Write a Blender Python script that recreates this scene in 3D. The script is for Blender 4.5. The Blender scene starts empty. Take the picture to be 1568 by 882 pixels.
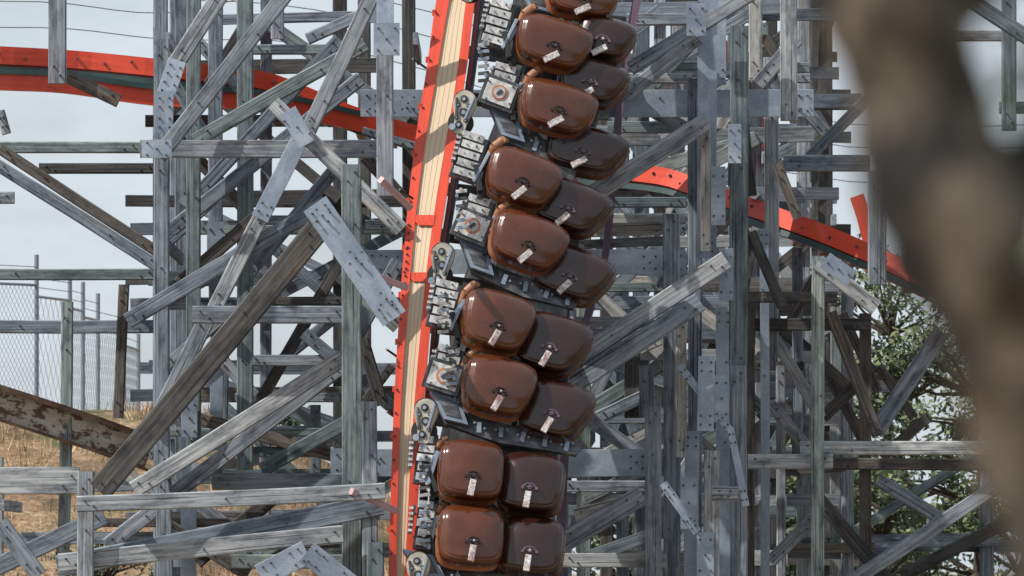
import bpy, math, random
from mathutils import Vector, Matrix, noise
random.seed(7)
K=0.0001; EYE=1.7; CAMY=-60.0
def W(px,py,d):
    """world position of a surveyed point: bearing (px,py), distance d metres from the camera station"""
    return Vector(((px-784)*K*d, d+CAMY, EYE+(876-py)*K*d))

# ------------------------------------------------------------------ materials
def mat(name):
    m=bpy.data.materials.new(name); m.use_nodes=True
    nt=m.node_tree; b=nt.nodes['Principled BSDF']; return m,nt,b
def N(nt,t,**kw):
    n=nt.nodes.new(t)
    for k,v in kw.items(): setattr(n,k,v)
    return n
def ramp(nt,fac,stops):
    r=N(nt,'ShaderNodeValToRGB'); e=r.color_ramp.elements
    while len(e)<len(stops): e.new(0.5)
    for i,(p,c) in enumerate(stops):
        e[i].position=p; e[i].color=(c[0],c[1],c[2],1)
    nt.links.new(fac,r.inputs[0]); return r.outputs[0]
def mix(nt,f,a,b,mode='MIX'):
    m=N(nt,'ShaderNodeMix'); m.data_type='RGBA'; m.blend_type=mode
    for s,v in ((0,f),(6,a),(7,b)):
        if hasattr(v,'links'): nt.links.new(v,m.inputs[s])
        elif s==0: m.inputs[0].default_value=v
        else: m.inputs[s].default_value=(v[0],v[1],v[2],1)
    return m.outputs[2]
def noi(nt,vec,scale,detail=4,rough=.6,sc=(1,1,1)):
    mp=N(nt,'ShaderNodeMapping'); mp.inputs['Scale'].default_value=sc
    nt.links.new(vec,mp.inputs[0])
    n=N(nt,'ShaderNodeTexNoise'); n.inputs['Scale'].default_value=scale
    n.inputs['Detail'].default_value=detail; n.inputs['Roughness'].default_value=rough
    nt.links.new(mp.outputs[0],n.inputs['Vector']); return n.outputs[0]
def attr(nt,name):
    a=N(nt,'ShaderNodeAttribute'); a.attribute_name=name; return a
def bump(nt,b,h,s=.4,dist=.01):
    bp=N(nt,'ShaderNodeBump'); bp.inputs['Strength'].default_value=s; bp.inputs['Distance'].default_value=dist
    nt.links.new(h,bp.inputs['Height']); nt.links.new(bp.outputs[0],b.inputs['Normal'])

def wood(name,dark,midc,light,tan,tanamt=.55):
    m,nt,b=mat(name)
    g=attr(nt,'gc').outputs['Vector']; t=attr(nt,'tint').outputs['Fac']
    grain=noi(nt,g,1,5,.7,(1.3,42,42))
    c=ramp(nt,grain,[(.28,dark),(.46,midc),(.68,light)])
    patch=noi(nt,g,1,4,.65,(1.3,6,6))
    pf=ramp(nt,patch,[(tanamt,(0,0,0)),(tanamt+.16,(1,1,1))])
    c=mix(nt,pf,c,mix(nt,.5,c,tan))
    chk=noi(nt,g,1,3,.5,(.7,80,80))
    cf=ramp(nt,chk,[(.33,(.2,.2,.23)),(.40,(1,1,1))])
    c=mix(nt,1,c,cf,'MULTIPLY')
    st=noi(nt,g,1,5,.7,(3.0,8,8))
    sf=ramp(nt,st,[(.34,(.3,.31,.35)),(.54,(1,1,1))])
    c=mix(nt,.9,c,sf,'MULTIPLY')
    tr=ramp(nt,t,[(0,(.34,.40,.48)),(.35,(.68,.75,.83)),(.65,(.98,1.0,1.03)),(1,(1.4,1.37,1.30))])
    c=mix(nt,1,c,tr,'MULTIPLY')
    nt.links.new(c,b.inputs['Base Color']); b.inputs['Roughness'].default_value=.85
    bump(nt,b,grain,.45,.010)
    return m
M_wood=wood('weathered_wood',(.10,.115,.135),(.235,.255,.28),(.43,.445,.46),(.34,.26,.17),.60)
M_brown=wood('brown_wood',(.035,.03,.028),(.10,.086,.075),(.20,.175,.15),(.28,.17,.08),.58)
M_green=wood('grey_green_wood',(.07,.092,.095),(.165,.20,.198),(.31,.35,.335),(.28,.25,.17),.66)
M_tan=wood('sunny_wood',(.22,.205,.185),(.40,.385,.355),(.58,.565,.52),(.50,.38,.24),.58)  # paler copy of the wood with sunlight put into its colour

def steel(name,a,bc,c3,rust=.66,metal=.35,rough=.5,sc=(2.2,4,4)):
    m,nt,b=mat(name)
    g=attr(nt,'gc').outputs['Vector']; t=attr(nt,'tint').outputs['Fac']
    n1=noi(nt,g,1,5,.62,sc)
    c=ramp(nt,n1,[(.3,a),(.5,bc),(.72,c3)])
    v=N(nt,'ShaderNodeTexVoronoi'); v.inputs['Scale'].default_value=55; nt.links.new(g,v.inputs['Vector'])
    vr=ramp(nt,v.outputs['Color'],[(0,(.88,.88,.88)),(1,(1.1,1.1,1.1))])
    c=mix(nt,1,c,vr,'MULTIPLY')
    n2=noi(nt,g,1,5,.7,(6,12,12))
    rf=ramp(nt,n2,[(rust,(0,0,0)),(rust+.07,(1,1,1))])
    c=mix(nt,rf,c,(.14,.075,.045))
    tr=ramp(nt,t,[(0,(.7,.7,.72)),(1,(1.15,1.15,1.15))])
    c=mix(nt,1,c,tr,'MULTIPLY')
    nt.links.new(c,b.inputs['Base Color']); b.inputs['Metallic'].default_value=metal
    b.inputs['Roughness'].default_value=rough
    bump(nt,b,n1,.2,.006); return m
M_steel=steel('galvanised_steel',(.19,.24,.31),(.28,.34,.42),(.44,.50,.58),.72,.25,.42)
M_rust=steel('rusted_cream_steel',(.33,.25,.17),(.52,.47,.38),(.62,.58,.5),.50,.0,.7,(4,9,9))
M_rust2=steel('rusty_flange',(.07,.045,.03),(.17,.10,.065),(.32,.22,.15),.58,.0,.8,(4,9,9))
M_bolt=steel('bolt_steel',(.03,.03,.03),(.075,.07,.068),(.16,.15,.15),.6,.4,.5)
M_frame=steel('dark_chassis_steel',(.035,.037,.041),(.085,.088,.095),(.24,.24,.245),.70,.4,.45,(4,12,12))
M_alu=steel('scuffed_white_panel',(.22,.22,.23),(.46,.46,.46),(.76,.75,.72),.76,.1,.5,(7,18,18))
M_creamwheel=steel('cream_wheel_carrier',(.26,.25,.21),(.42,.40,.34),(.60,.57,.50),.60,.1,.5,(5,10,10))
def paint(name,c,rough=.4,var=.25,coat=.2,dirt=.62,dc=None,streak=(2,30,30)):
    m,nt,b=mat(name)
    g=attr(nt,'gc').outputs['Vector']
    n=noi(nt,g,1,5,.7,streak)
    d=tuple(x*(1-var) for x in c); l=tuple(min(1,x*(1+var*.6)) for x in c)
    col=ramp(nt,n,[(.3,d),(.7,l)])
    n2=noi(nt,g,1,6,.75,(5,14,14))
    df=ramp(nt,n2,[(dirt,(0,0,0)),(dirt+.1,(1,1,1))])
    col=mix(nt,df,col,dc or tuple(x*.45 for x in c))
    nt.links.new(col,b.inputs['Base Color']); b.inputs['Roughness'].default_value=rough
    b.inputs['Coat Weight'].default_value=coat
    bump(nt,b,n,.1,.004); return m
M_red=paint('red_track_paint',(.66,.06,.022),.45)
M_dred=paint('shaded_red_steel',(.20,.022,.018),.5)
M_cream=paint('cream_track_paint',(.64,.50,.34),.55,.10,.1,.66,(.46,.33,.21))
M_creamline=paint('cream_track_joint',(.33,.21,.12),.7,.3,.0,.66)
M_maroon=paint('maroon_steel',(.10,.055,.085),.5)
M_pink=paint('faded_pink_rod',(.45,.30,.32),.5)
M_teal=paint('dark_teal_pipe',(.03,.065,.065),.5)
M_label=paint('label_print',(.60,.56,.55),.5,.85,0,.50,(.24,.13,.12),(60,40,40))
M_orange=paint('orange_badge',(.50,.16,.06),.5)
M_handle=paint('tan_grab_handle',(.36,.17,.09),.34,.3,.4)
def seatmat(name,c):
    m,nt,b=mat(name)
    tc=N(nt,'ShaderNodeTexCoord')
    n=noi(nt,tc.outputs['Object'],3.5,6,.7); n2=noi(nt,tc.outputs['Object'],70,3,.6)
    col=ramp(nt,n,[(.3,tuple(x*.7 for x in c)),(.55,c),(.8,tuple(x*1.4 for x in c))])
    col=mix(nt,.3,col,ramp(nt,n2,[(.35,(.6,.6,.6)),(.65,(1.25,1.25,1.25))]),'MULTIPLY')
    sp=noi(nt,tc.outputs['Object'],28,4,.7)
    col=mix(nt,ramp(nt,sp,[(.68,(0,0,0)),(.74,(.4,.4,.4))]),col,(.18,.12,.09))
    nt.links.new(col,b.inputs['Base Color'])
    rr=ramp(nt,n,[(.3,(.18,.18,.18)),(.7,(.34,.34,.34))]); nt.links.new(rr,b.inputs['Roughness'])
    b.inputs['Coat Weight'].default_value=.6; b.inputs['Coat Roughness'].default_value=.12
    b.inputs['Specular IOR Level'].default_value=.35
    bump(nt,b,n2,.06,.002); return m
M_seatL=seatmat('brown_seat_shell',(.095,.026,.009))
M_seatR=seatmat('shaded_brown_seat_shell',(.028,.008,.0055))  # brown shell darkened, shade on the right-hand seats put into the colour
M_rim=seatmat('seat_rim_trim_highlight',(.24,.09,.04))  # tan rim trim, lightened to paint in the edge highlight
M_rimR=seatmat('seat_rim_shaded',(.08,.03,.02))  # same rim darkened, painting in the right-hand shade
M_black,_nt,_b=mat('black_rubber'); _b.inputs['Base Color'].default_value=(.02,.02,.022,1); _b.inputs['Roughness'].default_value=.6
M_grey,_nt,_b=mat('fence_wire_metal'); _b.inputs['Base Color'].default_value=(.22,.25,.28,1); _b.inputs['Roughness'].default_value=.5; _b.inputs['Metallic'].default_value=.4

# ------------------------------------------------------------------ mesh builder
class MB:
    def __init__(s,mats): s.v=[];s.f=[];s.mi=[];s.gc=[];s.t=[];s.mats=mats;s.sm=[]
    def add(s,vs,fs,mi,gcs,t,smooth=False):
        o=len(s.v); s.v+= [tuple(v) for v in vs]; s.gc+=[tuple(g) for g in gcs]; s.t+=[t]*len(vs)
        for f in fs: s.f.append([i+o for i in f]); s.mi.append(mi); s.sm.append(smooth)
    def beam(s,A,B,w,t,mi=0,tint=None,roll=0.0,ref=Vector((0,1,0))):
        D=B-A; L=D.length
        if L<1e-5: return
        D/=L; X=D.cross(ref)
        if X.length<1e-3: X=D.cross(Vector((1,0,0)))
        X.normalize(); Y=X.cross(D).normalized()
        if roll:
            q=Matrix.Rotation(roll,3,D); X=q@X; Y=q@Y
        a=w/2;b=t/2;c=min(w,t)*.1
        prof=[(a-c,-b),(a,-b+c),(a,b-c),(a-c,b),(-a+c,b),(-a,b-c),(-a,-b+c),(-a+c,-b)]
        off=Vector((random.uniform(-50,50),random.uniform(-50,50),random.uniform(-50,50)))
        ns=max(1,min(6,int(L/.7))) if w>.04 else 1
        vs=[];gs=[];fs=[]
        bow=random.uniform(-1,1)*min(.012,L*.004)
        for i in range(ns+1):
            u=i/ns; wob=bow*4*u*(1-u)
            for (x,y) in prof:
                vs.append(A+D*(L*u)+X*(x+wob)+Y*y); gs.append(off+Vector((L*u,x,y)))
        for i in range(ns):
            for j in range(8):
                k=(j+1)%8; fs.append((i*8+j,i*8+k,(i+1)*8+k,(i+1)*8+j))
        fs.append(tuple(range(7,-1,-1))); fs.append(tuple(ns*8+j for j in range(8)))
        s.add(vs,fs,mi,gs,random.random() if tint is None else tint)
    def cyl(s,A,B,r,mi,seg=10,tint=.5,r2=None,smooth=True):
        D=(B-A); L=D.length; D/=L; X=D.orthogonal().normalized(); Y=D.cross(X); r2=r if r2 is None else r2
        vs=[];gs=[];fs=[];off=Vector((random.uniform(-9,9),)*3)
        for i,(P,R) in enumerate(((A,r),(B,r2))):
            for j in range(seg):
                th=2*math.pi*j/seg; p=P+X*(R*math.cos(th))+Y*(R*math.sin(th)); vs.append(p)
                gs.append(off+Vector((i*L,R*math.cos(th),R*math.sin(th))))
        side=[(j,(j+1)%seg,seg+(j+1)%seg,seg+j) for j in range(seg)]
        s.add(vs,side,mi,gs,tint,smooth)
        s.add(vs,[tuple(range(seg-1,-1,-1)),tuple(range(seg,2*seg))],mi,gs,tint)
    def bolt(s,P,r,mi,proud=.02):
        s.cyl(P,P+Vector((0,-proud,0)),r,mi,6,random.random(),r*.8,False)
    def ribbon(s,pts,prof,mi,tint=.5,widths=None):
        n=len(prof);vs=[];gs=[];fs=[];L=0
        for i,p in enumerate(pts):
            a=pts[max(0,i-1)];b=pts[min(len(pts)-1,i+1)];D=(b-a).normalized()
            X=D.cross(Vector((0,1,0))).normalized();Y=X.cross(D)
            if i: L+=(p-pts[i-1]).length
            k=widths[i] if widths else 1
            for(x,y) in prof: vs.append(p+X*(x*k)+Y*y); gs.append(Vector((L,x,y)))
        for i in range(len(pts)-1):
            for j in range(n):
                q=(j+1)%n; fs.append((i*n+j,i*n+q,(i+1)*n+q,(i+1)*n+j))
        fs.append(tuple(range(n-1,-1,-1)));fs.append(tuple((len(pts)-1)*n+j for j in range(n)))
        s.add(vs,fs,mi,gs,tint)
    def obj(s,name,parent=None):
        me=bpy.data.meshes.new(name); me.from_pydata(s.v,[],s.f); 
        for m in s.mats: me.materials.append(m)
        me.polygons.foreach_set('material_index',s.mi); me.polygons.foreach_set('use_smooth',s.sm)
        a=me.attributes.new('gc','FLOAT_VECTOR','POINT'); a.data.foreach_set('vector',[c for g in s.gc for c in g])
        a=me.attributes.new('tint','FLOAT','POINT'); a.data.foreach_set('value',s.t)
        me.update(); o=bpy.data.objects.new(name,me); bpy.context.collection.objects.link(o)
        if parent: o.parent=parent
        return o
def empty(name):
    e=bpy.data.objects.new(name,None); bpy.context.collection.objects.link(e); return e

def sst(a,b,x):
    t=max(0,min(1,(x-a)/(b-a))); return t*t*(3-2*t)
def ground(x,y):
    hill=sst(8,27,y)*(3.55*(1-sst(-4.5,1.5,x))+1.2)*(1-.55*sst(45,160,y))
    n=noise.noise(Vector((x*.25,y*.25,0)))*.35+noise.noise(Vector((x*1.1,y*1.1,3)))*.10
    return hill*.78+n*sst(2,12,y)
# ------------------------------------------------------------------ wooden structure
S=MB([M_wood,M_steel,M_brown,M_green,M_tan,M_bolt,M_rust,M_rust2])
BR=.0105
def bm(x1,y1,x2,y2,w,d,m=0,d2=None,tint=None,bolts=True,th=None,ground_it=False):
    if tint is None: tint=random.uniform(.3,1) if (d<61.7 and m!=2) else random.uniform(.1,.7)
    d+=random.uniform(-.03,.03); d2=d if d2 is None else d2
    A=W(x1,y1,d);B=W(x2,y2,d2); wid=w*K*d
    if ground_it:
        (lo) = A if A.z<B.z else B
        lo.z=ground(lo.x,lo.y)-.3
    t=th if th else (0.10 if m!=1 else .03)
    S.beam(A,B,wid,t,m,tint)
    if bolts and d<66:
        D=(B-A);L=D.length;D.normalize();X=D.cross(Vector((0,1,0))).normalized()
        r=BR
        for P,sg in ((A,1),(B,-1)):
            if m==1:
                for q in (.06,.14):
                    for s2 in (-.28,.28):
                        if L>.3: S.bolt(P+D*sg*q+X*wid*s2+Vector((0,-t/2,0)),r,5)
            else:
                for q,s2 in ((.07,.18),(.15,-.18)):
                    S.bolt(P+D*sg*q+X*wid*s2+Vector((0,-t/2,0)),r,5)
        if L>1.6:
            for q in range(int(L/.8)):
                if random.random()<.6: S.bolt(A+D*(.5+q*.8+random.uniform(-.1,.1))+X*wid*random.uniform(-.2,.2)+Vector((0,-t/2,0)),r,5)
data=[
(88,-60,88,128,27,58.6,0),(248,60,248,715,24,60.3,0),(297,-40,297,700,22,61.0,3),(331,-60,331,470,22,62.5,0),(375,-40,375,720,25,62.0,3),
(590,-60,590,300,26,59.6,0),(538,252,538,1100,31,58.6,3),(565,615,565,1100,24,58.3,0),(103,462,97,850,18,60.8,3),(190,436,181,640,16,61.5,2),
(132,722,132,1100,25,58.0,0),(290,600,290,1100,24,61.3,1),(331,370,331,690,20,63,1),(483,620,483,735,16,64,0),(575,830,575,1100,26,58.2,3),(425,-40,425,60,20,64,0),
(250,720,262,1100,24,60.3,0),(345,470,340,700,14,63.4,0),
(345,-20,268,100,26,59.9,0),(272,92,252,150,28,59.6,1),(252,140,252,205,27,59.55,1),(450,-25,243,240,24,59.4,0),
(590,-50,470,205,24,59.9,0),(468,196,398,335,27,59.6,1),(400,330,328,475,24,59.7,0),(322,478,235,655,26,60.2,0),
(418,158,615,352,24,59.2,0),(560,68,298,216,22,60.8,3),(552,120,262,352,22,61.3,0),(0,228,240,385,17,61.6,2),(-5,252,240,407,19,61.2,0),
(195,492,500,312,24,59.8,0),(152,752,486,352,38,57.8,2),(482,312,604,488,42,57.6,1),(205,750,525,548,26,59.8,0),(165,835,525,560,24,60.4,0),
(395,620,560,330,18,62.3,2),(240,385,330,300,20,61.8,0),(465,510,620,640,20,62.0,0),(400,720,560,630,22,61.4,3),(225,700,300,560,18,62.2,0),
(560,240,640,330,20,60.6,2),(610,400,520,560,22,61.2,0),(420,380,520,470,18,62.6,0),(330,540,420,640,20,63,0),(555,520,585,620,20,59.2,2),(520,420,610,500,24,60.0,3),
(540,640,600,560,14,61,2),(300,60,380,150,18,62.6,0),(380,30,320,130,18,63,2),(470,60,560,20,18,62.7,0),(262,120,310,200,18,62,0),
(-40,226,215,226,17,61.9,3),(215,228,580,228,27,59.9,0),(60,258,240,258,16,62.4,2),(-40,420,240,420,17,62.3,3),(-40,500,238,500,20,61.7,0),
(295,482,527,482,27,59.5,0),(395,461,527,461,13,61,2),(380,552,522,552,17,62,0),(-40,736,122,736,42,58.9,0),(118,772,590,752,25,57.7,0),
(325,737,560,737,26,60.6,0),(88,868,585,772,34,58.3,0),(90,862,525,818,28,58.1,0),(380,692,505,692,16,62.5,3),(385,76,560,76,15,62.3,3),
(380,337,470,337,14,62.2,0),(380,165,430,165,14,62.7,0),(300,352,610,352,14,63.2,3),(-30,303,22,303,18,60.9,0),(360,609,520,609,14,63.6,0),
(260,662,520,662,13,63.3,3),(560,345,610,345,15,61.9,0),(-30,880,160,790,28,59.4,0),(0,800,60,882,26,58.8,0),
(398,882,470,845,36,57.7,1),(470,845,540,900,36,57.65,1),(105,118,182,155,20,58.7,2),(555,200,640,225,12,62,0),(355,860,560,860,22,59.2,3),(0,170,10,205,14,60,0),
(240,470,400,380,18,62.8,2),(420,560,520,480,18,62.6,0),(255,560,360,470,18,62.9,0),(300,860,420,760,24,60.9,2),(420,830,520,770,22,60.6,0),(170,700,250,780,18,61.5,0),
(300,300,520,60,20,61.9,0),(380,420,520,250,20,62.2,0),(262,445,395,330,20,61.9,2),(300,640,520,700,20,62.4,2),(250,800,380,880,20,60.8,2),(310,830,520,830,18,60.9,2),(150,800,520,800,14,61.4,2),
(552,158,1246,158,42,61.6,1),(560,402,1052,402,38,61.4,1),(506,708,1022,708,42,60.9,1),(556,5,600,5,60,60.2,1),(590,-30,590,85,26,59.3,1),
(1063,120,1063,1100,21,61.2,0),(1084,-60,1082,395,30,61.0,1),(1132,40,1130,560,28,60.6,3),(1130,560,1130,1100,26,60.5,0),(1208,-60,1208,185,26,60.9,0),
(1028,328,1028,1100,26,60.8,0),(1000,622,1000,1100,25,60.4,0),(1170,350,1170,1100,14,61.8,1),(1253,392,1253,1100,20,60.7,3),(1180,88,1180,560,22,62.0,0),
(1343,262,1343,436,28,60.0,0),(1325,480,1325,1100,18,62.4,2),(1108,470,1108,1100,24,61.6,1),(1082,545,1080,660,26,60.2,1),(1060,660,1050,1100,22,60.9,1),
(1043,490,1043,700,16,60.5,4),(1090,690,1090,1100,24,60.4,0),(1080,200,1080,385,16,60.7,4),(968,540,968,640,24,61.9,2),(1148,450,1145,1100,16,61.9,2),  # the pale sunny strips paint sun patches onto the posts
(1195,560,1195,1100,14,63,0),(1221,380,1221,700,16,63,0),(990,560,990,640,22,61,0),(1100,0,1100,130,24,61.4,1),(1157,-20,1157,120,20,62.3,4),
(1082,186,892,308,28,60.3,0),(1112,398,868,560,29,60.0,0),(1072,462,872,592,30,59.9,0),(984,758,855,835,32,60.0,0),(1068,58,955,148,22,60.7,0),
(1160,-15,965,105,22,61.0,0),(1062,205,985,160,22,61.9,0),(1252,402,1342,472,24,60.4,0),(1272,478,1345,668,18,61.6,2),(1340,662,1442,508,26,62.0,0),
(1250,760,1372,905,22,61.4,2),(1296,895,1535,738,22,61.2,0),(1470,-10,1580,62,22,59.5,0),(1150,360,1130,480,22,61.9,2),(1190,250,1222,335,15,60.4,2),
(1040,560,1118,660,12,60.2,1),(1118,655,1142,775,11,60.2,1),(1015,740,1068,815,14,60.1,1),(1130,120,1150,300,18,62.5,2),
(1150,355,1198,470,16,60.6,2),(930,450,1060,330,20,62.8,0),(880,640,1010,560,22,62.4,3),
(1260,640,1340,560,18,63,2),(1000,800,1060,700,20,62,0),(1180,620,1240,690,18,62.5,0),(1180,860,1250,790,20,61.9,0),(900,640,985,700,22,61.5,0),
(1345,735,1450,800,20,61.9,0),(1380,882,1560,790,20,62,2),(1200,130,1270,210,18,62.8,0),(1240,240,1330,150,18,62.3,0),(1220,60,1160,130,22,62,0),
(1130,590,1180,640,18,62,0),(1175,500,1258,640,18,62.4,0),(1030,640,1100,700,18,62.3,4),(1012,440,1045,380,18,62,0),(915,640,1000,600,20,61.8,0),(985,150,1065,60,18,63,3),
(1290,480,1345,600,14,62.8,2),(1205,500,1250,420,14,62.8,2),(1262,560,1330,690,16,63.2,2),(1350,700,1420,640,16,63,2),(1345,560,1400,640,14,63.3,2),
(1145,455,1282,455,17,61.5,2),(1150,497,1332,497,19,61.9,2),(1225,686,1535,686,21,61.0,0),(1145,707,1275,707,23,60.9,0),(1200,250,1332,250,25,61.6,0),
(870,440,1010,440,14,62,3),(880,492,1000,492,14,62.5,0),(860,745,1012,745,18,61.5,0),(860,858,1020,858,22,60.6,0),(960,30,1080,30,18,62.4,0),
(930,120,1060,120,16,62.7,0),(930,195,1060,195,18,62.9,3),(900,335,1050,335,16,62.0,4),(880,355,1030,350,18,62.1,4),(930,310,1050,310,16,62.9,3),
(880,375,1040,368,14,62.2,4),(880,580,1010,520,18,62.0,4),(920,700,1010,650,18,61.9,4),(880,790,960,770,22,61.4,4),
(1150,560,1230,560,14,63,2),(1275,710,1530,712,18,62.2,2),(1150,120,1240,120,14,62.8,0),(1460,55,1568,55,16,61,0),
(1545,-20,1545,200,22,59.9,0),(1568,165,1530,165,18,60,0),(1090,756,1130,756,22,60,0),
]
for r in data:
    g = (r[3]>=1000)
    if g: bm(*r,ground_it=True)
    else: bm(*r)
for (cx,cy,d) in ((1065,158,61.6),(1218,158,61.6),(575,158,61.6),(1025,402,61.4),(995,402,61.4),(600,402,61.4),(540,708,60.9),(562,708,60.9),(998,708,60.9),(975,708,60.9),(494,330,57.6),(545,395,57.6),(592,458,57.6),(1132,158,61.6),(625,158,61.6)):
    for ax,ay in ((-9,-9),(9,-9),(-9,9),(9,9),(0,0)):
        S.bolt(W(cx+ax,cy+ay,d-.05),.012,5)
for (x,y,w,h,d,a) in ((592,60,40,50,59.2,0),(455,195,60,28,59.1,60),(240,228,46,28,59.3,0),(1112,420,22,80,60.2,0),(1284,412,50,26,60.1,35),(1066,30,30,50,60.3,0),
                      (330,375,26,70,62.1,0),(1080,850,26,70,60.2,0),(290,640,24,60,60.9,0),(1055,770,26,80,60.1,0),(1105,610,22,70,60.2,0),(1100,300,22,90,60.5,0),(1125,220,20,60,60.3,0)):
    a=math.radians(a);dx=math.cos(a)*w/2;dy=math.sin(a)*w/2
    A=W(x-dx,y-dy,d);B=W(x+dx,y+dy,d); S.beam(A,B,h*K*d,.012,1)
    for fx,fy in ((-.32,-.34),(.32,-.34),(-.32,.34),(.32,.34),(0,0)): S.bolt(W(x+fx*w,y+fy*h,d-.01),.011,5)
def bent(d,x0,x1,sp,levels,dens,matw,top=-80,lean=0,dark=1.0):
    y=d+CAMY; X0=(x0-784)*K*d; X1=(x1-784)*K*d; x=X0+random.uniform(0,.3); posts=[]
    zt=EYE+(876-top)*K*d
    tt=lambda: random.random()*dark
    while x<X1:
        posts.append(x); x+=sp*random.uniform(.75,1.25)
    for p in posts:
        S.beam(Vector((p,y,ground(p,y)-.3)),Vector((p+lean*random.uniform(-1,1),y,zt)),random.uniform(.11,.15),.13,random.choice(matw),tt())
    zz=[EYE+(876-l)*K*d+random.uniform(-.05,.05) for l in levels]
    for z in zz:
        a0=X0-.2+random.uniform(0,.8); a1=X1+.2-random.uniform(0,.8)
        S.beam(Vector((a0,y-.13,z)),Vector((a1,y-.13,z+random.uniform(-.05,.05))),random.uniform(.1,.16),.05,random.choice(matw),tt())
        if random.random()<.5: S.beam(Vector((X0-.3,y+.13,z)),Vector((X1+.1,y+.13,z+random.uniform(-.05,.05))),.12,.05,random.choice(matw),tt())
    for i in range(len(posts)-1):
        for j in range(len(zz)-1):
            if random.random()<dens:
                a,b=(zz[j],zz[j+1]) if random.random()<.5 else (zz[j+1],zz[j])
                k=min(len(posts)-1,i+random.choice((1,1,2)))
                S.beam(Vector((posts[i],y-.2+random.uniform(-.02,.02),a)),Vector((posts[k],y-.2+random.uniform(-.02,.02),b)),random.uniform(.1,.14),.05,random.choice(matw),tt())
    for p in posts[::2]:
        for z in zz[::2]:
            S.beam(Vector((p+.08,y-.4,z-.2)),Vector((p+.08,y+2.2,z-.2)),.05,.12,random.choice(matw),ref=Vector((0,0,1)))
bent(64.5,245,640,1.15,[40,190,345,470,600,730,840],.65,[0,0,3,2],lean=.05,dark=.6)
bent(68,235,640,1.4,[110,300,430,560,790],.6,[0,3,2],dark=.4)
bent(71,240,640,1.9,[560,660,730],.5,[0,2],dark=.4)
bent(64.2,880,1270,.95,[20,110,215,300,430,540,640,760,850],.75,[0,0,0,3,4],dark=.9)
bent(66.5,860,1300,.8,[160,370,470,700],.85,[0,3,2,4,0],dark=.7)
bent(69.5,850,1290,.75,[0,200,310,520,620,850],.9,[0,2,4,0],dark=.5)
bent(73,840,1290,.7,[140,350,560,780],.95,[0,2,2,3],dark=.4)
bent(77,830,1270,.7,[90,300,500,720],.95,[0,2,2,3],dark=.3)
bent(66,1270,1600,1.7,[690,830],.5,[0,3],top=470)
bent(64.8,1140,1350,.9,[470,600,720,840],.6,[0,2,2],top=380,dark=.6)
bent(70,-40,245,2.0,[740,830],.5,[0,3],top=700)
S.obj('wooden_coaster_structure')

R=MB([M_rust,M_rust2,M_bolt])
pts=[W(x,y,60.5+(x/400)) for x,y in ((-150,572),(-40,606),(60,638),(140,664),(228,696))]
def rect(w,t,ox=0,oy=0): return [(ox+w/2,oy-t/2),(ox+w/2,oy+t/2),(ox-w/2,oy+t/2),(ox-w/2,oy-t/2)]
R.ribbon(pts,rect(.25,.03),0)
R.ribbon(pts,rect(.03,.28,-.14),1);R.ribbon(pts,rect(.05,.26,.15),1)
for i in range(14):
    R.bolt(W(-20+i*17,622+i*5.2+random.uniform(-12,8),60.3),.015,2)
R.obj('rusty_steel_rail')

T=MB([M_red,M_dred,M_teal,M_bolt,M_cream])
def interp(pl,y,axis=0):
    for a,b in zip(pl,pl[1:]):
        if a[axis]<=y<=b[axis]:
            t=(y-a[axis])/(b[axis]-a[axis]); return [a[i]+(b[i]-a[i])*t for i in range(len(a))]
    return list(pl[-1] if y>pl[-1][axis] else pl[0])
main=[(-120,80,62.5),(0,85,62.7),(120,92,63),(240,104,63),(330,114,63.2),(420,128,63.5),(550,180,63.7),(700,222,64),(850,252,64),(1000,268,63.5),(1060,285,63.2),(1150,318,62.6),(1270,362,62),(1400,420,61.5),(1560,500,61)]
def smooth(pl,n=6):
    out=[]
    for i in range(len(pl)-1):
        p0=pl[max(0,i-1)];p1=pl[i];p2=pl[i+1];p3=pl[min(len(pl)-1,i+2)]
        for j in range(n):
            t=j/n
            out.append(tuple(.5*((2*p1[c])+(-p0[c]+p2[c])*t+(2*p0[c]-5*p1[c]+4*p2[c]-p3[c])*t*t+(-p0[c]+3*p1[c]-3*p2[c]+p3[c])*t**3) for c in range(len(p1))))
    out.append(pl[-1]); return out
P=[W(*p) for p in smooth(main)]
T.ribbon(P,rect(.17,.10),0)
T.ribbon([p+Vector((0,-.07,-.14)) for p in P],rect(.055,.05),2)
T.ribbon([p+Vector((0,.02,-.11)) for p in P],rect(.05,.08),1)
T.ribbon([p+Vector((0,1.1,-.02)) for p in P],rect(.14,.10),0)
low=[(-120,120,62.4),(0,126,62.6),(100,131,62.8),(240,150,63),(400,158,63.2),(560,192,63.6)]
P2=[W(*p) for p in smooth(low)]
T.ribbon(P2,rect(.15,.1),0);T.ribbon([p+Vector((0,-.06,.1)) for p in P2],rect(.05,.05),2)
for i in range(0,len(P),2): T.beam(P[i]+Vector((0,.05,-.1)),P[i]+Vector((0,1.1,-.1)),.09,.07,1,ref=Vector((0,0,1)))
P3=[W(*p) for p in smooth([(1000,150,67),(1012,95,67),(1060,70,67.3),(1120,85,67.6),(1165,215,68),(1150,270,68)])]
T.ribbon(P3,rect(.16,.12),0)
P4=[W(*p) for p in smooth([(1312,300,66),(1322,330,66),(1330,360,66),(1350,420,66)])]
T.ribbon(P4,rect(.14,.1),0)
for i in range(0,len(P),2):
    T.bolt(P[i]+Vector((0,-.06,random.uniform(-.03,.03))),.016,3)
T.obj('red_steel_track')

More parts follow.
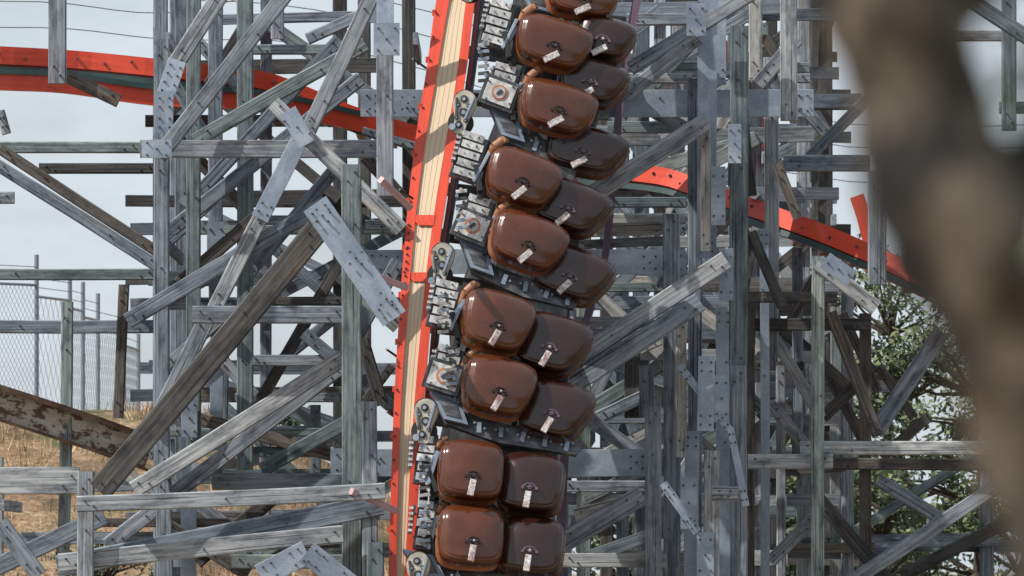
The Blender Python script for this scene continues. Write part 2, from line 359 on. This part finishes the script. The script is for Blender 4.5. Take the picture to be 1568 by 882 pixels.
# ------------------------------------------------------------------ near track with train
N1=MB([M_red,M_cream,M_dred,M_maroon,M_bolt,M_pink,M_steel,M_frame,M_creamline])
prof=[(-80,688,708,730,742,60.9),(0,668,688,714,727,60.7),(100,654,671,702,715,60.3),(200,638,654,686,700,59.9),(300,626,640,669,684,59.5),(400,617,630,655,669,59.1),(500,610,622,645,659,58.8),(600,604,615,636,651,58.6),(700,600,611,629,644,58.4),(800,597,608,624,638,58.3),(882,595,606,620,634,58.25),(1000,592,602,617,630,58.2),(1200,590,600,615,628,58.2)]
ps=smooth(prof,4)
def strip(mb,ps,ia,ib,dd,mi,thick=.05,tint=.5):
    vs=[];gs=[];fs=[];L=0
    for i,p in enumerate(ps):
        a=W(p[ia],p[0],p[5]+dd);b=W(p[ib],p[0],p[5]+dd)
        L=-a.z
        for q,x in ((a,0),(b,(b-a).length),(b+Vector((0,thick,0)),1),(a+Vector((0,thick,0)),1.3)):
            vs.append(q);gs.append((L,x,0))
    for i in range(len(ps)-1):
        for j in range(4):
            k=(j+1)%4; fs.append((i*4+j,i*4+k,(i+1)*4+k,(i+1)*4+j))
    mb.add(vs,fs,mi,gs,tint)
strip(N1,ps,1,2,-.03,0,.14)
ns=4
for s_ in range(ns):
    q=[]
    for p in ps:
        a=p[2]+(p[3]-p[2])*(s_+.02)/ns; b=p[2]+(p[3]-p[2])*(s_+.96)/ns
        q.append((p[0],a,b,0,0,p[5]))
    strip(N1,q,1,2,0.003*(s_%2),1,.10,random.random())
q=[(p[0],p[2]-1,p[3]+1,0,0,p[5]) for p in ps]; strip(N1,q,1,2,.012,8,.08)
strip(N1,ps,3,4,-.02,0,.16)
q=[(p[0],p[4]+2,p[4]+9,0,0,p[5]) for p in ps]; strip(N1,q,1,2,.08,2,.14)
q=[(p[0],p[4]+9,p[4]+15,0,0,p[5]) for p in ps]; strip(N1,q,1,2,.16,7,.14)
for (y0,y1) in ((334,350),(422,436)):
    qq=[]
    for y,k in ((y0,.0),((y0+y1)/2,.5),(y1,1)):
        p=interp(prof,y); qq.append((y-5,p[2]-2+(0 if k<1 else 8),p[3]+2,0,0,p[5]))
    strip(N1,qq,1,2,-.012,0,.01)
for y in list(range(20,882,36)):
    p=interp(prof,y); N1.bolt(W(p[1]+3,y,p[5]-.03),.011,4,.025)
    if y%72==20: N1.beam(W(p[1]-1,y-5,p[5]),W(p[1]-1,y+4,p[5]),.03,.05,0)
    N1.bolt(W(p[4]-4,y+10,p[5]-.02),.011,4,.02)
for y in range(345,440,11):
    p=interp(prof,y); N1.bolt(W(p[1]+5,y,p[5]-.03),.011,4,.03)
for y in range(-60,1100,70):
    p=interp(prof,y); N1.beam(W(p[4],y,p[5]+.35),W(p[4]+225-y*.03,y+25,p[5]+1.05),.12,.1,7)
far=smooth([(-80,985,1000,0,0,61.9),(100,950,962,0,0,61.5),(250,935,947,0,0,61.1),(400,920,931,0,0,60.6),(480,895,906,0,0,60.2),(600,868,880,0,0,59.8),(700,858,871,0,0,59.4),(800,852,866,0,0,59.2),(882,848,861,0,0,59.1),(1200,840,854,0,0,59.1)],4)
strip(N1,far,1,2,.05,3,.14)
spine=smooth([(-80,800,950,0,0,61.6),(64,775,915,0,0,61.2),(163,765,905,0,0,60.9),(271,728,893,0,0,60.5),(368,728,880,0,0,60.1),(490,690,872,0,0,59.7),(590,690,866,0,0,59.4),(718,664,852,0,0,59.1),(818,658,850,0,0,58.95),(1200,650,845,0,0,58.9)],4)
strip(N1,spine,1,2,.2,7,.1,.0)
for (a,b,c,e) in ((538,752,606,782),(583,275,628,318),(570,420,622,440)):
    N1.beam(W(a,b,57.6),W(c,e,58.0),.06,.05,5)
for y,x in ((100,640),(640,600),(300,620),(545,600)):
    N1.beam(W(x-8,y-10,58.6),W(x+12,y+4,58.8),.02,.02,4)
N1.obj('near_steel_track')

# ------------------------------------------------------------------ train
import bmesh
train=empty('roller_coaster_train')
def frame(cx,cy,d,rot,yaw,pitch):
    o=W(cx,cy,d)
    m=Matrix.Rotation(math.radians(-rot),4,'Y')@Matrix.Rotation(math.radians(yaw),4,'Z')@Matrix.Rotation(math.radians(pitch),4,'X')
    return Matrix.Translation(o)@m
def seat(name,cx,cy,d,wpx,hpx,rot,yaw,pitch,right,lrot):
    M=frame(cx,cy,d,-rot,yaw,pitch)
    w=wpx*K*d/2; h=hpx*K*d/2; seg=80
    tb=.04 if rot<10 else .20
    tt_=.0 if rot<10 else .06
    shear=.0 if rot<10 else (.10 if right else .04)
    def outline(th,sc):
        c,s_=math.cos(th),math.sin(th); n=5.0
        r=(abs(c)**n+abs(s_)**n)**(-1/n); x=r*c; z=r*s_
        tp=1.0+tt_*z if z>0 else 1.0+tb*z
        z2=z*(1-.085*x*x) if z>0 else z*(1-.05*x*x)
        return (x*tp+shear*z)*sc*w, z2*sc*h
    rings=[(.02,-.085),(.25,-.0845),(.5,-.083),(.68,-.080),(.80,-.076),(.87,-.070),(.885,-.063),(.90,-.064),(.935,-.056),(.962,-.042),(.985,-.020),(.996,.0),(1.0,.04),(1.0,.13),(1.025,.134),(1.035,.145),(1.025,.157),(.97,.16),(.93,.15),(.9,.05),(.1,.01)]
    vs=[];fs=[];mi=[]
    for sc,y in rings:
        for j in range(seg):
            x,z=outline(2*math.pi*j/seg,sc)
            zz=z/h; xx=x/w
            yy=y*(1+.2*zz) if y<0 else y
            dome=(1-min(1,xx*xx))*(1-.35*zz*zz)
            yy+= .085*max(0,zz-.35)**1.5*2 + .012*math.exp(-((zz+.62)/.22)**2) - .060*dome*(1 if y<=0 else 0)
            vs.append(M@Vector((x,yy,z)))
    for i in range(len(rings)-1):
        for j in range(seg):
            k=(j+1)%seg; fs.append((i*seg+j,i*seg+k,(i+1)*seg+k,(i+1)*seg+j)); mi.append(1 if 12<=i<=17 else (2 if i>17 else 0))
    fs.append(tuple(range(seg))); mi.append(0)
    me=bpy.data.meshes.new(name);me.from_pydata([tuple(v) for v in vs],[],fs)
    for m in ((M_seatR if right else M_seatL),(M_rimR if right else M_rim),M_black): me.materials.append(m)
    me.polygons.foreach_set('material_index',mi); me.polygons.foreach_set('use_smooth',[True]*len(fs)); me.update()
    b=bmesh.new();b.from_mesh(me);bmesh.ops.recalc_face_normals(b,faces=b.faces);b.to_mesh(me);b.free()
    o=bpy.data.objects.new(name,me);bpy.context.collection.objects.link(o);o.parent=train
    F=MB([M_seatR if not right else M_maroon,M_bolt,M_label,M_alu])
    cz=-.34*h; pts=[]; yb=-.148
    for i in range(13):
        th=math.pi*i/12; pts.append(M@Vector((.058*math.cos(th),yb+.004,cz-.02+.045*math.sin(th))))
    for a,b2 in zip(pts,pts[1:]): F.cyl(a,b2,.009,0,8)
    for sx in (-1,1):
        F.cyl(M@Vector((sx*.062,yb+.06,cz-.02)),M@Vector((sx*.062,yb-.010,cz-.02)),.015,0,10)
        F.cyl(M@Vector((sx*.03,yb+.06,cz-.005)),M@Vector((sx*.03,yb-.006,cz-.005)),.008,1,8)
    F.cyl(M@Vector((0,yb+.06,cz-.012)),M@Vector((0,yb-.018,cz-.012)),.021,0,14)
    F.cyl(M@Vector((0,yb-.015,cz-.012)),M@Vector((0,yb-.023,cz-.012)),.009,1 if random.random()<.7 else 3,10)
    lr=math.radians(lrot-rot); L=.075
    c=Vector((-.01,yb+.006,cz-.125)); d1=Vector((math.sin(lr),0,math.cos(lr)))*L
    F.beam(M@(c-d1),M@(c+d1),.056,.03,2,.6,ref=(M.to_3x3()@Vector((0,1,0))))
    F.obj(name+'_latch',train)
seats=[
(722,818,102,99,4,0,57.75,12),(813,834,101,95,5,1,57.9,8),(722,718,101,97,5,0,57.85,14),(813,737,100,97,6,1,58.0,10),
(765,590,109,95,14,0,58.1,32),(848,625,110,95,15,1,58.3,30),(762,490,110,95,15,0,58.25,32),(845,524,110,95,16,1,58.45,30),
(810,368,117,86,20,0,58.8,50),(876,417,117,86,21,1,59.0,46),(801,271,115,86,20,0,58.95,52),(873,314,116,82,21,1,59.15,50),
(855,163,117,80,16,0,59.5,62),(895,227,122,76,14,1,59.68,62),(848,64,117,80,16,0,59.65,64),(906,122,104,72,16,1,59.8,62),
(925,57,88,68,13,1,59.95,64),(893,-6,110,64,10,0,59.98,66),(900,-80,106,78,10,0,60.1,66)]
for i,(cx,cy,w,h,rot,rt,d,lr) in enumerate(seats):
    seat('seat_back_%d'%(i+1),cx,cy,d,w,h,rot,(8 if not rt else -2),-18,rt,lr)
CARS=[((722,718),(722,818),57.95,4),((762,490),(765,590),58.35,12),((801,271),(810,368),59.0,18),((848,66),(855,163),59.7,16),((893,-140),(893,-36),60.4,14)]
C=MB([M_frame,M_alu,M_bolt,M_creamwheel,M_black,M_orange,M_handle,M_steel,M_cream,M_maroon])
def loc(M,x,y,z): return M@Vector((x,y,z))
def box(M,x,y,z,w,t,h,mi,tint=None,rot=0):
    r=math.radians(rot); up=Vector((math.sin(r),0,math.cos(r)))*h/2
    C.beam(M@(Vector((x,y,z))-up),M@(Vector((x,y,z))+up),w,t,mi,tint,ref=M.to_3x3()@Vector((0,1,0)))
for ci,(r1,r2,d,rot) in enumerate(CARS):
    for ri,(cx,cy) in enumerate((r1,r2)):
        M=frame(cx,cy,d,-rot*.8,0,-8)
        box(M,(.22,.18,.10,.08,.05)[ci],.62,-.0,(.95,.85,.7,.6,.5)[ci],.08,.66,0,.2)
        box(M,-.335,.16,.0,.05,.30,.58,4)
        xo=(-.47,-.55,-.575,-.60,-.6)[ci]; sc=1 if ci>0 else .7
        box(M,xo+.06,.05,.05,.25*sc,.10,.42,0,.2,5)
        for k in range(5):
            zz=.24-k*.085
            box(M,xo+.05+.014*(k%2),-.02-.006*(k%3),zz,.20*sc,.03,.064,1,.4+.6*random.random(),4)
            C.cyl(loc(M,xo+.01,-.04,zz),loc(M,xo+.01,-.055,zz),.009,7,8)
            C.cyl(loc(M,xo+.10*sc,-.04,zz),loc(M,xo+.10*sc,-.055,zz),.009,2,8)
        box(M,xo-.065,-.01,.10,.03,.05,.26,0,.5,6)
        for k in range(5): box(M,xo-.075,-.03,.20-k*.05,.04,.03,.022,1,.6)
        box(M,xo+.185*sc,.0,-.12,.05,.16,.24,4,.2,-24)
        box(M,xo+.19*sc,-.03,-.02,.03,.10,.30,7,.5,14)
        if ri==1 and ci>0:
            box(M,xo+.05,-.07,-.02,.34,.05,.28,0,.3,8)
            box(M,xo+.05,-.10,-.02,.27,.02,.21,1,.9,8)
            C.cyl(loc(M,xo+.05,-.11,-.02),loc(M,xo+.05,-.118,-.02),.072,5,20)
            C.cyl(loc(M,xo+.05,-.118,-.02),loc(M,xo+.05,-.124,-.02),.055,1,20)
            box(M,xo+.05,-.128,-.02,.03,.006,.06,2,.5,40)
            for a in (-1,1):
                for b in (-1,1): C.cyl(loc(M,xo+.05+a*.11,-.11,-.02+b*.08),loc(M,xo+.05+a*.11,-.122,-.02+b*.08),.009,2,8)
        if ci>0:
            hx=-.31
            hp=[Vector((hx-.03,.10,.02)),Vector((hx-.035,-.03,.10)),Vector((hx-.01,-.08,.19)),Vector((hx+.045,-.08,.265)),Vector((hx+.085,-.02,.28))]
            rr=[.022,.030,.040,.036,.022]
        else:
            hx=-.29; hp=[Vector((hx-.01,.10,.12)),Vector((hx-.02,.0,.18)),Vector((hx+.01,-.02,.24)),Vector((hx+.06,.0,.27))];rr=[.02,.026,.028,.018]
        for a,b,ra,rb in zip(hp,hp[1:],rr,rr[1:]): C.cyl(M@a,M@b,ra,6,14,.5,rb)
        box(M,hx-.07,.02,.0,.035,.10,.30,7,.5,18)
        box(M,hx-.005,.10,-.12,.04,.2,.3,4)
        box(M,.29,.22,-.05,.05,.2,.4,4)
    M=frame(r2[0],r2[1],d,-rot,0,-20)
    xr=(.95,.85,.62,.5,.4)[ci]
    def poly(pl,y,th,mi,tint=.6):
        n=len(pl);vs=[M@Vector((x,y,z)) for x,z in pl]+[M@Vector((x,y+th,z)) for x,z in pl]
        fs=[tuple(range(n)),tuple(range(2*n-1,n-1,-1))]+[(j,(j+1)%n,n+(j+1)%n,n+j) for j in range(n)]
        C.add(vs,fs,mi,[(v[0]*1.3,v[1],v[2]) for v in [(x,z,0) for x,z in pl]*2],tint)
    poly([(-.60,-.16),(-.20,-.30),(xr,-.34),(xr-.05,-.46),(.1,-.50),(-.40,-.43)],.10,.06,0,.9)
    poly([(-.60,-.17),(-.32,-.21),(-.20,-.42),(-.42,-.41)],.03,.05,7,.2)
    poly([(-.54,-.205),(-.35,-.235),(-.27,-.38),(-.41,-.375)],.02,.008,0,.6)
    for i in range(int((xr+.3)/.1)):
        x=-.25+i*.1; C.cyl(loc(M,x,.10,-.385+.02*math.sin(i*2)),loc(M,x,.08,-.385+.02*math.sin(i*2)),.012,7,8)
    for i in range(int((xr+.2)/.2)): box(M,-.1+i*.2,.085,-.405,.10,.02,.04,7,random.random(),random.uniform(80,100))
def wheel(cx,cy,d,rot):
    M=frame(cx,cy,d,-rot,-10,0)
    h=.20; vs=[];n=28
    for y in (-.02,.03):
        for j in range(n):
            th=2*math.pi*j/n; c,s_=math.cos(th),math.sin(th); r=(abs(c)**3+abs(s_)**3)**(-1/3)
            vs.append(M@Vector((r*c*.085*(1+.3*math.sin(3*th)),y,r*s_*h)))
    C.add(vs,[tuple(range(n)),tuple(range(2*n-1,n-1,-1))]+[(j,(j+1)%n,n+(j+1)%n,n+j) for j in range(n)],3,[(v[0],v[2],0) for v in vs],.6)
    for (x,z,r) in ((-.01,.12,.034),(.012,.0,.040),(-.01,-.12,.034),(.045,.065,.020),(-.045,-.06,.020),(.045,-.07,.020),(-.05,.055,.018)):
        C.cyl(loc(M,x,-.02,z),loc(M,x,-.03,z),r,4,16); C.cyl(loc(M,x,-.03,z),loc(M,x,-.045,z),r*.5,7,10)
    C.cyl(loc(M,-.02,.05,-.09),loc(M,-.02,.16,-.09),.11,4,24); C.cyl(loc(M,-.02,.05,.11),loc(M,-.02,.16,.11),.10,4,24)
    C.cyl(loc(M,-.06,-.02,-.15),loc(M,-.06,-.06,-.15),.03,7,14)
    box(M,.06,-.04,.05,.02,.03,.22,7,.6,12); box(M,-.06,-.03,.02,.018,.03,.2,0,.9,-10)
wheel(709,172,59.2,12); wheel(676,406,58.6,8); wheel(651,645,57.95,5); wheel(640,880,57.7,3); wheel(722,-30,59.9,14)
for (x,y,d) in ((650,730,57.9),(650,800,57.85),(678,480,58.2),(706,320,58.8),(740,95,59.4),(690,560,58.2)):
    for k in range(6):
        a=W(x+random.uniform(-8,8),y-30+k*10,d);C.cyl(a,a+Vector((.0,-.05,0)),.016,random.choice((1,2,7)),10)
        C.beam(W(x-8,y-26+k*11,d),W(x+9,y-28+k*11,d),.03,.05,random.choice((0,1,7)))
C.obj('car_bodywork',train)

# ------------------------------------------------------------------ ground
def groundmesh():
    xs=[-1500,-600,-250,-100,-50,-30,-20]+[-14+i*.35 for i in range(80)]+[20,30,50,100,250,600,1500]
    ys=[-120,-80,-60,-40,-20,-10,0]+[5+i*.4 for i in range(100)]+[50,60,80,110,160,250,500,1200,4000]
    vs=[(x,y,ground(x,y)) for y in ys for x in xs]; n=len(xs)
    fs=[(j*n+i,j*n+i+1,(j+1)*n+i+1,(j+1)*n+i) for j in range(len(ys)-1) for i in range(n-1)]
    me=bpy.data.meshes.new('ground');me.from_pydata(vs,[],fs)
    me.polygons.foreach_set('use_smooth',[True]*len(fs))
    m,nt,b=mat('dry_hillside'); g=N(nt,'ShaderNodeTexCoord').outputs['Object']
    n1=noi(nt,g,1.2,6,.7);n2=noi(nt,g,14,5,.75)
    c=ramp(nt,n1,[(.35,(.15,.10,.06)),(.5,(.34,.22,.13)),(.66,(.46,.37,.25))])
    c=mix(nt,.85,c,ramp(nt,n2,[(.38,(.28,.26,.24)),(.6,(1.2,1.15,1.05))]),'MULTIPLY')
    n3=noi(nt,g,.7,4,.6); c=mix(nt,ramp(nt,n3,[(.52,(0,0,0)),(.62,(1,1,1))]),c,(.09,.10,.035))
    nt.links.new(c,b.inputs['Base Color']);b.inputs['Roughness'].default_value=.95;bump(nt,b,n2,.8,.05)
    me.materials.append(m);o=bpy.data.objects.new('ground',me);bpy.context.collection.objects.link(o)
groundmesh()
def leafmat(name,a,b_,c_):
    m,nt,b=mat(name);t=attr(nt,'tint').outputs['Fac']
    nt.links.new(ramp(nt,t,[(0,a),(.5,b_),(1,c_)]),b.inputs['Base Color']);b.inputs['Roughness'].default_value=.65
    return m
M_grass=leafmat('dry_grass_blades',(.07,.065,.03),(.34,.21,.11),(.62,.46,.28))
M_leaf=leafmat('green_leaves',(.02,.03,.012),(.06,.085,.03),(.20,.23,.11))
M_bark,nt,b=mat('bark'); g=N(nt,'ShaderNodeTexCoord').outputs['Object']
n1=noi(nt,g,9,6,.7,(3,3,1)); nt.links.new(ramp(nt,n1,[(.38,(.02,.016,.012)),(.55,(.06,.048,.038)),(.66,(.16,.135,.10))]),b.inputs['Base Color']);b.inputs['Roughness'].default_value=.9;bump(nt,b,n1,1,.02)
M_bark2,nt,b=mat('lichened_bark'); g=N(nt,'ShaderNodeTexCoord').outputs['Object']
n1=noi(nt,g,1,4,.6,(26,26,9)); n2=noi(nt,g,1,3,.6,(16,16,10))
c=ramp(nt,n1,[(.40,(.006,.005,.005)),(.54,(.020,.016,.013)),(.66,(.07,.058,.038))])
c=mix(nt,ramp(nt,n2,[(.50,(0,0,0)),(.60,(.8,.8,.8))]),c,(.13,.10,.065))
nt.links.new(c,b.inputs['Base Color']);b.inputs['Roughness'].default_value=.95;bump(nt,b,n1,1,.02)
G=MB([M_grass])
def blade(P,h,lean,w,t):
    th=random.uniform(0,math.pi);D=Vector((math.cos(th),math.sin(th),0))*w;Lr=Vector((random.gauss(0,lean),random.gauss(0,lean),h))
    G.add([P-D,P+D,P+Lr],[(0,1,2)],0,[(0,0,0)]*3,t)
for i in range(2600):
    x=random.uniform(-9,0);y=random.uniform(14,38)
    if noise.noise(Vector((x*.6,y*.6,9)))<-.12: continue
    z=ground(x,y);t0=random.random()
    for k in range(9):
        blade(Vector((x+random.gauss(0,.07),y+random.gauss(0,.07),z-.02)),random.uniform(.08,.28),.06,.008,min(1,max(0,t0+random.gauss(0,.15))))
G.obj('dry_grass')

# ------------------------------------------------------------------ trees
def tree(name,x,y,hgt,rad,n,seed,low=.12,leaf=.05):
    rnd=random.Random(seed);B=MB([M_bark,M_leaf]);z0=ground(x,y)-.1
    base=Vector((x,y,z0));prev=base;r=.13;segs=[]
    for i in range(7):
        nx=prev+Vector((rnd.gauss(0,.12),rnd.gauss(0,.12),hgt*.8/7));B.cyl(prev,nx,r,0,9,.5,r*.85);segs.append(nx);prev=nx;r*=.85
    clumps=[]
    for i in range(46):
        zt=rnd.uniform(low,1.0);rr=rad*math.sqrt(max(.05,1-((zt-.5)/.55)**2))*rnd.uniform(.35,1.08);th=rnd.uniform(0,6.283)
        c=base+Vector((math.cos(th)*rr,math.sin(th)*rr,hgt*zt));clumps.append((c,rnd.uniform(.2,.46)*rad*.62,rnd.random()))
        s=min(segs,key=lambda q:(q-c).length+abs(q.z-c.z+.4));m=(s+c)/2+Vector((0,0,rnd.uniform(-.1,.15)))
        B.cyl(s,m,.03,0,6,.5,.02);B.cyl(m,c,.02,0,6,.5,.007)
    for i in range(n):
        c,cr,ct=rnd.choice(clumps);v=Vector((rnd.gauss(0,1),rnd.gauss(0,1),rnd.gauss(0,.8)));v=v.normalized()*cr*rnd.uniform(.3,1.1)
        p=c+v;a=Vector((rnd.gauss(0,1),rnd.gauss(0,1),rnd.gauss(0,1))).normalized();b_=a.orthogonal().normalized();s=leaf*rnd.uniform(.6,1.4)
        up=max(0,min(1,.42+.4*v.z/cr+.45*(ct-.5)+rnd.gauss(0,.16)))
        B.add([p-a*s,p+b_*s*.45,p+a*s,p-b_*s*.45],[(0,1,2,3)],1,[(0,0,0)]*4,up)
    B.obj(name)
for i,(px,d,h,r) in enumerate(((1270,84,4.0,1.2),(1355,88,5.0,1.7),(1440,82,4.0,1.5),(1330,79,2.4,1.2),(1200,90,3.0,1.2),(950,92,2.2,1.3),(1560,86,4.2,1.4),(1060,90,2.6,1.4),(1400,92,4.2,1.8))):
    tree('background_tree' if h>2.5 else 'shrub',(px-784)*K*d,d+CAMY,h,r,6500,20+i)
for i,(px,d) in enumerate(((45,74),(160,76),(420,90))):
    tree('shrub',(px-784)*K*d,d+CAMY,.7,.6,2000,60+i,leaf=.03)

# ------------------------------------------------------------------ chain link fence
F=MB([M_grey])
def fpanel(A,B,h,s=.12):
    L=(B-A).length;D=(B-A)/L;U=Vector((0,0,1))
    k=-h
    while k<L:
        a0=max(0,k);a1=min(L,k+h)
        if a1>a0:
            F.beam(A+D*a0+U*(a0-k),A+D*a1+U*(a1-k),.005,.005,0)
            F.beam(A+D*a0+U*(h-(a0-k)),A+D*a1+U*(h-(a1-k))+Vector((0,.006,0)),.005,.005,0)
        k+=s
    F.cyl(A+U*h,B+U*h,.018,0,8)
    for q in (.12,.24): F.cyl(A+U*(h+q),B+U*(h+q),.006,0,5)
ft=[(-60,640,440,84),(56,640,446,86),(107,642,462,88),(127,643,478,90),(150,645,492,92),(190,648,520,96),(212,650,545,101)]
for i in range(len(ft)-1):
    A=W(ft[i][0],ft[i][1],ft[i][3]);B=W(ft[i+1][0],ft[i+1][1],ft[i+1][3])
    fpanel(A,B,(1.75,1.6,1.5,1.42,1.3,1.15)[i],.12 if i==0 else .3)
for i,(a,b_,t,d) in enumerate(ft):
    A=W(a,b_,d);A.z=min(A.z,ground(A.x,A.y))-.3;T2=W(a,b_,d)+Vector((0,0,(2.15,2.15,2.0,1.9,1.8,1.6,1.4)[i]));F.cyl(A,T2,.03,0,10)
F.obj('chain_link_fence')
Pw=MB([M_black])
for (y0,y1,y2,d) in ((2,-8,20,82),(42,62,108,83),(-20,0,55,84)):
    pts=[W(*p) for p in smooth([(-600,y0+30,d),(0,y0,d),(250,y0+18,d),(560,y2-25,d),(1300,y2+170,d+6),(2200,y2+120,d+20)],6)]
    for a,b2 in zip(pts,pts[1:]): Pw.cyl(a,b2,.006,0,5)
Pw.obj('power_line')

# ------------------------------------------------------------------ near tree (right foreground)
Tn=MB([M_bark2,M_leaf])
tp=[(1900,5600,4),(1770,3600,4),(1670,1300,4),(1650,882,4),(1618,700,4),(1575,560,4),(1505,420,4),(1440,280,4.02),(1398,150,4.05),(1352,0,4.05),(1320,-200,4.1),(1290,-600,4.2),(1350,-1500,4.3)]
tr=[.16,.12,.06,.044,.045,.050,.052,.052,.047,.048,.047,.045,.03]
sm=smooth([(a,b_,c,r) for (a,b_,c),r in zip(tp,tr)],8); seg=28; vs=[];fs=[]
for i,p in enumerate(sm):
    c=W(p[0],p[1],p[2])
    for j in range(seg):
        th=2*math.pi*j/seg; r=p[3]*(1+.35*noise.noise(Vector((math.cos(th)*1.3,math.sin(th)*1.3,c.z*11)))+.2*noise.noise(Vector((math.cos(th)*3,math.sin(th)*3,c.z*30))))
        vs.append(c+Vector((math.cos(th)*r,math.sin(th)*r,0)))
for i in range(len(sm)-1):
    for j in range(seg):
        k=(j+1)%seg;fs.append((i*seg+j,i*seg+k,(i+1)*seg+k,(i+1)*seg+j))
Tn.add(vs,fs,0,[(0,0,0)]*len(vs),.5,True)
rn=random.Random(5)
for (a,b_) in (((1600,700,4),(1850,300,3.9)),((1400,150,4.05),(1800,-500,4.3)),((1520,420,4),(1700,60,4.2)),((1310,-200,4.1),(1000,-900,4.3))):
    A=W(*a);B=W(*b_);prev=A
    for i in range(1,7):
        q=A.lerp(B,i/6)+Vector((rn.gauss(0,.008),rn.gauss(0,.008),rn.gauss(0,.008)));Tn.cyl(prev,q,.022-.0028*(i-1),0,9,.5,.022-.0028*i);prev=q
    for i in range(260):
        p=A.lerp(B,rn.uniform(.55,1.05))+Vector((rn.gauss(0,.03),rn.gauss(0,.03),rn.gauss(0,.03)));v=Vector((rn.gauss(0,1),rn.gauss(0,1),rn.gauss(0,1))).normalized();o_=v.orthogonal().normalized()
        Tn.add([p-v*.016,p+o_*.006,p+v*.016,p-o_*.006],[(0,1,2,3)],1,[(0,0,0)]*4,rn.random())
Tn.obj('foreground_tree')

# ------------------------------------------------------------------ sky, sun, camera
w=bpy.data.worlds.new('World');bpy.context.scene.world=w;w.use_nodes=True;nt=w.node_tree;bg=nt.nodes['Background']
EL=math.radians(46);AZ=math.radians(244)
sky=N(nt,'ShaderNodeTexSky',sky_type='NISHITA');sky.sun_disc=False;sky.sun_elevation=EL;sky.sun_rotation=AZ;sky.dust_density=1.5
tc=N(nt,'ShaderNodeTexCoord');cl=noi(nt,tc.outputs['Generated'],14,5,.6,(1,1,2.2))
cf=ramp(nt,cl,[(.36,(.55,.55,.55)),(.62,(1,1,1))])
nt.links.new(mix(nt,cf,sky.outputs[0],(7.4,8.2,9.0)),bg.inputs[0]);bg.inputs[1].default_value=.1
sv=Vector((math.sin(AZ)*math.cos(EL),math.cos(AZ)*math.cos(EL),math.sin(EL)))
L=bpy.data.lights.new('sun','SUN');L.energy=5.0;L.angle=math.radians(.5);L.color=(1,.95,.87)
lo=bpy.data.objects.new('sun',L);bpy.context.collection.objects.link(lo);lo.rotation_euler=sv.to_track_quat('Z','Y').to_euler();lo.location=(0,-20,40)
cam=bpy.data.cameras.new('camera');co=bpy.data.objects.new('camera',cam);bpy.context.collection.objects.link(co)
co.location=(0,CAMY,EYE);co.rotation_euler=(math.radians(90),0,0)
cam.sensor_width=36;cam.lens=36/(1568*K);cam.shift_y=(876-441)/1568;cam.clip_end=6000;cam.clip_start=.1
cam.dof.use_dof=True;cam.dof.focus_distance=59.5;cam.dof.aperture_fstop=8
sc=bpy.context.scene;sc.camera=co
sc.view_settings.view_transform='Standard';sc.view_settings.look='None';sc.view_settings.exposure=0
